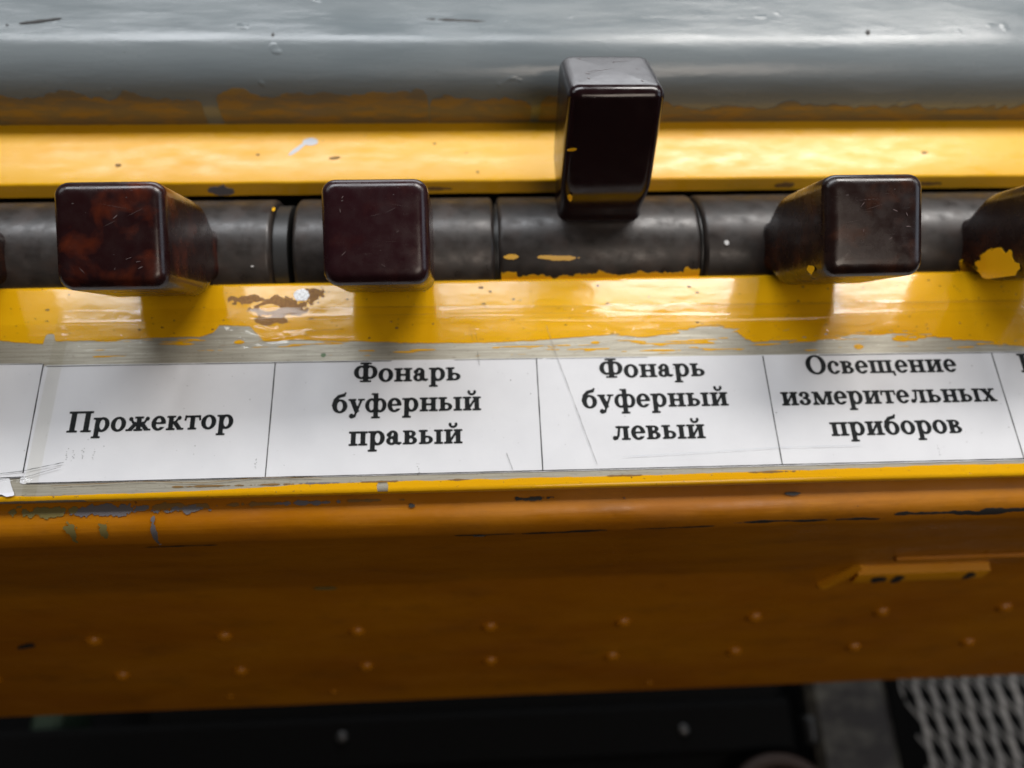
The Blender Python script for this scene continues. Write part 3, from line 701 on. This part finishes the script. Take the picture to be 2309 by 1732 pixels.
g('Ф', 1.84).stem(.92, 0, 1.5, w=.34, sw=.80).ring(.60, .75, .54, .52, .23, .42, lambda X, Y: .92-X).ring(1.24, .75, .54, .52, .23, .42, right(.92))
g('О', 1.72).ring(.86, .75, .79, .79, .44, .68)
GM = {}
def glyph(ch):
    if ch not in GM:
        gg, adv = GL[ch]
        GM[ch] = field_mesh('letter', lambda X, Y: gg.eval(X, Y)+.028, -.15, adv+.15, -.6, 1.75, .045, M_ink)
    return GM[ch]
XH = 2.28
def word(text, x0, x1, yb, parent, z=.12, rot=0.):
    tot = sum(GL[c][1] for c in text)-.08
    sx = (x1-x0)/tot; x = x0
    h = link('printed_word', None, parent, loc=(x0, yb, z), rot=(0, 0, rot))
    V = []; Fs = []
    for c in text:
        me = glyph(c); off = len(V)
        V += [((v.co.x/MM)*sx+(x-x0), (v.co.y/MM)*XH, 0) for v in me.vertices]
        Fs += [[i+off for i in pl.vertices] for pl in me.polygons]
        x += GL[c][1]*sx
    bpy.data.objects.remove(h)
    return link('printed_word', mesh_of('printed_word', V, Fs, M_ink, False), parent, loc=(x0, yb, z), rot=(0, 0, rot))

# ------------------------------------------------------------------ 8. paper label strips
def paper(name, poly, z, parent, t=.10, seed=0, curl=None):
    """polygon outline -> thin sheet with slightly cockled surface"""
    x0 = min(p[0] for p in poly); x1 = max(p[0] for p in poly); y0 = min(p[1] for p in poly); y1 = max(p[1] for p in poly)
    def f(X, Y):
        r = np.full(X.shape, 9.); n = len(poly)
        for i in range(n):
            (ax, ay), (bx, by) = poly[i], poly[(i+1) % n]; l = math.hypot(bx-ax, by-ay)
            r = np.minimum(r, ((bx-ax)*(Y-ay)-(by-ay)*(X-ax))/l)
        return r+.05*fbm(X*1.5, Y*1.5, seed)
    mp = lambda x, y, d: (x, y, z+d+.03*float(fbm(np.array(x*.08), np.array(y*.15), seed, 2))*(1 if d > 0 else 0))
    return link('paper_sheet', field_mesh('paper_sheet', f, x0-1, x1+1, y0-1, y1+1, .55, M_paper, mp, t), parent)
strip = thing('label_strip', 'long white paper strip printed with four Cyrillic switch names under clear tape', 'label', (0, 0, 0))
paper('paper_sheet', [(-33.9, -.35), (60, -.45), (150, -.25), (220, -.3), (220, 19.4), (44, 19.72), (-33.9, 19.85)], .03, strip, .08, 3)
ZT = .145
def rule(x0, y0, x1, y1, w, parent, z=ZT, wob=.0):
    l = math.hypot(x1-x0, y1-y0); a = math.atan2(y1-y0, x1-x0)
    n = max(2, int(l/2)); V = []; Fs = []
    for i in range(n+1):
        t = l*i/n; ww = w/2*(1+.25*random.uniform(-1, 1)); V += [(t, -ww, 0), (t, ww, 0)]
    for i in range(n): k = 2*i; Fs.append([k, k+2, k+3, k+1])
    return link('printed_line', mesh_of('printed_line', V, Fs, M_ink, False), parent, loc=(x0, y0, z), rot=(0, 0, a))
for a, b in (((3.30, 19.55), (3.30-.05, .08)), ((46.87, 19.55), (46.9, 0)), ((86.06, 19.45), (86.1, 0)), ((127.1, 19.3), (127.2, -.05))): rule(*a, *b, .17, strip)
rule(-32.9, -.02, 118, .0, .13, strip); rule(118, 0, 210, -.1, .17, strip)
rule(-33.5, 19.6, 22.5, 19.62, .12, strip); rule(33, 19.6, 48, 19.6, .10, strip); rule(48.5, 19.55, 66, 19.55, .08, strip); rule(96, 19.4, 190, 19.3, .12, strip)
word('Прожектор', -28.45, -2.6, 8.15, strip, ZT, .004)
word('Фонарь', 16.24, 34.0, 15.9, strip, ZT); word('буферный', 12.95, 37.2, 10.55, strip, ZT); word('правый', 15.87, 34.07, 4.92, strip, ZT)
word('Фонарь', 57.38, 75.5, 15.9, strip, ZT); word('буферный', 54.0, 78.7, 10.5, strip, ZT); word('левый', 58.6, 74.0, 4.87, strip, ZT)
word('Освещение', 93.2, 119.96, 15.9, strip, ZT); word('измерительных', 87.83, 125.4, 10.3, strip, ZT); word('приборов', 95.25, 118.0, 4.75, strip, ZT)
word('П', 131.4, 135.6, 15.6, strip, ZT)
# small ink smudges and scuffs on the paper
for q in range(40):
    cx = random.uniform(-32, 130); cy = random.uniform(.8, 19); r = random.uniform(.03, .09)
    add_blob('ink_speck', cx, cy, r, r, M_ink, strip, .04, .4, 3, q, 0, lambda x, y, d: (x, y, ZT+d), 0)
for cx, cy in ((-27.6, 5.3), (-26.6, 5.1), (-25.2, 5.4), (-23.5, 5.2), (1.6, 3.1), (27.1, 1.5), (113.0, 2.5)):
    for q in range(6): add_blob('ink_speck', cx+random.uniform(-.15, .15), cy-q*.32+random.uniform(-.1, .1), random.uniform(.04, .13), .04, M_ink, strip, .04, .6, 3, q, 0, lambda x, y, d: (x, y, ZT+d), 0)
left = thing('label_strip', 'blank end of another white paper strip at the left edge, its corner torn and taped', 'label', (0, 0, 0))
paper('paper_sheet', [(-120, -.6), (-33.6, .9), (-33.45, 1.6), (-33.95, 20.1), (-60, 20.4), (-120, 20.4)], .12, left, .10, 9)
rule(-33.62, 1.6, -34.0, 20.0, .16, left, .26); rule(-60, 20.1, -34.2, 20.0, .10, left, .26)
rule(-50, .55, -33.8, 1.0, .10, left, .26)
link('torn_corner', field_mesh('torn_corner', lambda X, Y: np.minimum(np.minimum(-34.6-X-.5*(Y+1), Y+1.9+1.3*fbm(X*.6, X*0, 3)), 1.0-Y)+.25*fbm(X*1.1, Y*1.1, 6), -70, -33, -4.2, 1.1, .2, M_paper, lambda x, y, d: (x, y, .16+d+.35*max(0, -y/3)**2), .05), left)

# ------------------------------------------------------------------ 9. clear tape
def tape(name, label, x0, x1, y0, y1, z, ridges, seed, step=.5):
    nx = int((x1-x0)/step)+1; ny = int((y1-y0)/.22)+1
    V = []; Fs = []
    for i in range(nx+1):
        x = x0+(x1-x0)*i/nx
        ya = y0+.5*float(fbm(np.array(x*.3), np.array(1.), seed)); yb = y1+.12*float(fbm(np.array(x*.1), np.array(5.), seed))
        for j in range(ny+1):
            y = ya+(yb-ya)*j/ny
            h = z
            for fn in ridges: h += fn(x, y)
            h += .055*float(fbm(np.array(x*.2), np.array(y*.6), seed+3, 3))
            V.append((x, y, h))
    for i in range(nx):
        for j in range(ny): a = i*(ny+1)+j; Fs.append([a, a+ny+1, a+ny+2, a+1])
    o = link(name, mesh_of(name, V, Fs, M_tape, True), None, label, 'tape'); return o
gz = lambda t: math.exp(-t*t)
def ridge_main(x, y):
    y0 = 27.0-(x-43)*.002+.25*math.sin(x*.06)
    amp = .34+.35*max(0, math.sin(x*.055+.6))
    return amp*gz((y-y0)/.36)+.16*gz((y-y0-1.1+.5*math.sin(x*.11))/.28)*max(0, math.sin(x*.04))
def crumple(x, y):
    r = math.exp(-((x+4)/7)**2-((y-25)/2.2)**2)
    return r*(1.5*float(abs(fbm(np.array(x*.35), np.array(y*1.0), 71, 3)))*2.2)
tape('clear_tape', 'clear glossy adhesive tape over the long label strip, wrinkled along its top', -33.2, 190, -2.3, 29.9, .19, [ridge_main, crumple], 3, .6)
tape('clear_tape', 'end of clear adhesive tape over the blank paper at the left edge', -90, -31.0, -3.1, 27.2, .30, [lambda x, y: .18*gz((y-24.4)/.5)+.10*gz((x+32)/1.0)*float(abs(fbm(np.array(x*.8), np.array(y*.5), 7, 3)))*2+ .6*gz((y-.3)/.8)*gz((x+33)/6)*float(abs(fbm(np.array(x*.6), np.array(y*.9), 17, 3)))*2], 9, .4)
tp = [o for o in C.objects if o.name.startswith('clear_tape')][0]
# fine hairs and scratches lying on the tape
def hair(pts, w, parent, mat=M_ink, z=.34):
    V = []; Fs = []
    P = []
    for i in range(len(pts)-1):
        for k in range(12):
            t = k/12; P.append((pts[i][0]*(1-t)+pts[i+1][0]*t+random.uniform(-.03, .03), pts[i][1]*(1-t)+pts[i+1][1]*t+random.uniform(-.02, .02)))
    P.append(pts[-1])
    for i, (x, y) in enumerate(P):
        x2, y2 = P[min(i+1, len(P)-1)]; x1_, y1_ = P[max(i-1, 0)]
        l = math.hypot(x2-x1_, y2-y1_) or 1; nx_, ny_ = -(y2-y1_)/l, (x2-x1_)/l; ww = w/2*random.uniform(.4, 1.2)
        V += [(x-nx_*ww, y-ny_*ww, z), (x+nx_*ww, y+ny_*ww, z)]
    for i in range(len(P)-1): k = 2*i; Fs.append([k, k+2, k+3, k+1])
    return link('scratch', mesh_of('scratch', V, Fs, mat, False), parent)
hair([(48.9, 25.7), (50.6, 19), (53, 10.5), (55.7, .7)], .07, tp, M_chipgrey)
hair([(35.6, 26), (36.2, 23)], .06, tp, M_dirt); hair([(36.3, 26), (37.0, 22.8)], .06, tp, M_dirt)
hair([(36.9, 21.0), (37.2, 18.4)], .06, tp, M_ink); hair([(41.2, 3), (42.1, .1)], .06, tp, M_ink)
hair([(53, 20.2), (57, 22.2), (64, 23.1)], .05, tp, M_dirt)
hair([(6, 29.8), (60, 29.3), (135, 29.4)], .06, tp, M_dirt, .42); hair([(10, 27.9), (40, 28.2), (70, 27.6)], .05, tp, M_dirt, .62)
hair([(-6, 22.8), (2, 23.6), (8, 25.3), (14, 25.6)], .06, tp, M_dirt)
hair([(-46, 2.4), (-38, 1.4), (-33.5, 1.9), (-27.7, 3.1)], .09, tp, M_ink, .45); hair([(-46, 1.2), (-38, .5), (-33, .9), (-28, 2.4)], .08, tp, M_chipgrey, .45)
hair([(-29, -.6), (-15, -.2), (-6, -.7), (2, .0), (12, -.3)], .08, tp, M_dirt, .3)
hair([(60, 1.9), (72, 2.3), (86, 2.9), (100, 2.9)], .06, tp, M_chiplight, .36)

# ------------------------------------------------------------------ 10. what shows below the console
FZ = -200
def boxm(name, x0, x1, y0, y1, z0, z1, mat, b=1.5):
    V = []; 
    for z, i in ((z0, 0), (z1-b, 0), (z1, b)):
        V += [(x0+i, y0+i, z), (x1-i, y0+i, z), (x1-i, y1-i, z), (x0+i, y1-i, z)]
    Fs = [[0, 3, 2, 1], [8, 9, 10, 11]]
    for i in range(2):
        for k in range(4): a = i*4+k; b_ = i*4+(k+1) % 4; Fs.append([a, b_, b_+4, a+4])
    return mesh_of(name, V, Fs, mat, True, 30)
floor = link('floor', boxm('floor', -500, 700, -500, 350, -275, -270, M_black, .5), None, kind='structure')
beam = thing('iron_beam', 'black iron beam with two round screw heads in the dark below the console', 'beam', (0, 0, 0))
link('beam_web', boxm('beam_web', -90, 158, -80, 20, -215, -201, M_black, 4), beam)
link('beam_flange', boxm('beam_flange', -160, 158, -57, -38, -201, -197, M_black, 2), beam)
def screw(r, h):
    V = []; Fs = []; N = 20
    for rr, z in ((r, 0), (r, h*.4), (r*.8, h*.8), (r*.4, h)):
        for k in range(N): a = 2*math.pi*k/N; V.append((rr*math.cos(a), rr*math.sin(a), z))
    for i in range(3):
        for k in range(N): a = i*N+k; b = i*N+(k+1) % N; Fs.append([a, b, b+N, a+N])
    Fs.append([3*N+k for k in range(N)]); return mesh_of('screw_head', V, Fs, M_steel, True)
sm = screw(2.0, 1.6)
link('screw_head', sm, beam, loc=(-13.6, -44.8, -197)); link('screw_head', sm, beam, loc=(114.8, -47.6, -197))
br = thing('grey_bracket', 'grimy grey bracket between the black beam and the metal mesh', 'bracket', (0, 0, 0))
link('bracket_plate', boxm('bracket_plate', 168, 201, -95, 20, -212, -203, M_plate, 3), br)
link('bracket_lip', boxm('bracket_lip', 163.5, 168, -55, -45, -206, -199, M_worn, 1.5), br)
post = thing('green_post', 'dim dark green post low at the left', 'post', (0, 0, 0))
M_gr, nt, p = newmat('dark_green_paint', (.035, .06, .035), .6)
link('post_bar', boxm('post_bar', -131, -120, -90, 0, -230, -203, M_gr, 2), post)
hose = thing('brown_hose', 'loop of brown hose below the console', 'hose', (0, 0, 0))
V = []; Fs = []; N = 12; NL = 40
for i in range(NL+1):
    a = math.pi*(i/NL)*1.2-.3; cx, cy = 146+16*math.cos(a), -71+12*math.sin(a)
    for k in range(N):
        b = 2*math.pi*k/N; V.append((cx+2.6*math.cos(b)*math.cos(a), cy+2.6*math.cos(b)*math.sin(a), -190+2.6*math.sin(b)))
for i in range(NL):
    for k in range(N): Fs.append([i*N+k, i*N+(k+1) % N, (i+1)*N+(k+1) % N, (i+1)*N+k])
link('hose_tube', mesh_of('hose_tube', V, Fs, M_pipe, True), hose)
# expanded metal
gr = thing('metal_grille', 'grey painted expanded metal mesh at the lower right corner', 'grille', (204, -30, -200), (0, 0, 0))
PX, PY = 6.7, 9.8
def mesh_f(X, Y):
    u = X/PX; v = Y/PY
    s1 = np.abs(u-np.round(u))*PX      # the near upright strands
    w1 = .92+.10*np.cos(2*math.pi*(v+np.round(u)*.5))
    q = (v+u*1.0); s2 = np.abs(q-np.round(q))*PY*.62
    edge = np.minimum(X+.4+.12*Y*0, 9)
    e = X-(-.1-.125*(Y))*1.0
    return np.minimum(np.maximum(w1-s1, .40-s2), np.minimum(e+.5+.35*np.sin(v*6.28), 9))
def mesh_map(x, y, d):
    u = x/PX; v = y/PY
    z = 0
    return (x, y, z+d)
link('mesh_sheet', field_mesh('mesh_sheet', mesh_f, -2, 70, -60, 22, .38, M_grille, mesh_map, .5), gr)
link('backing_sheet', boxm('backing_sheet', -14, 70, -60, 22, -24, -22, M_black, .5), gr)
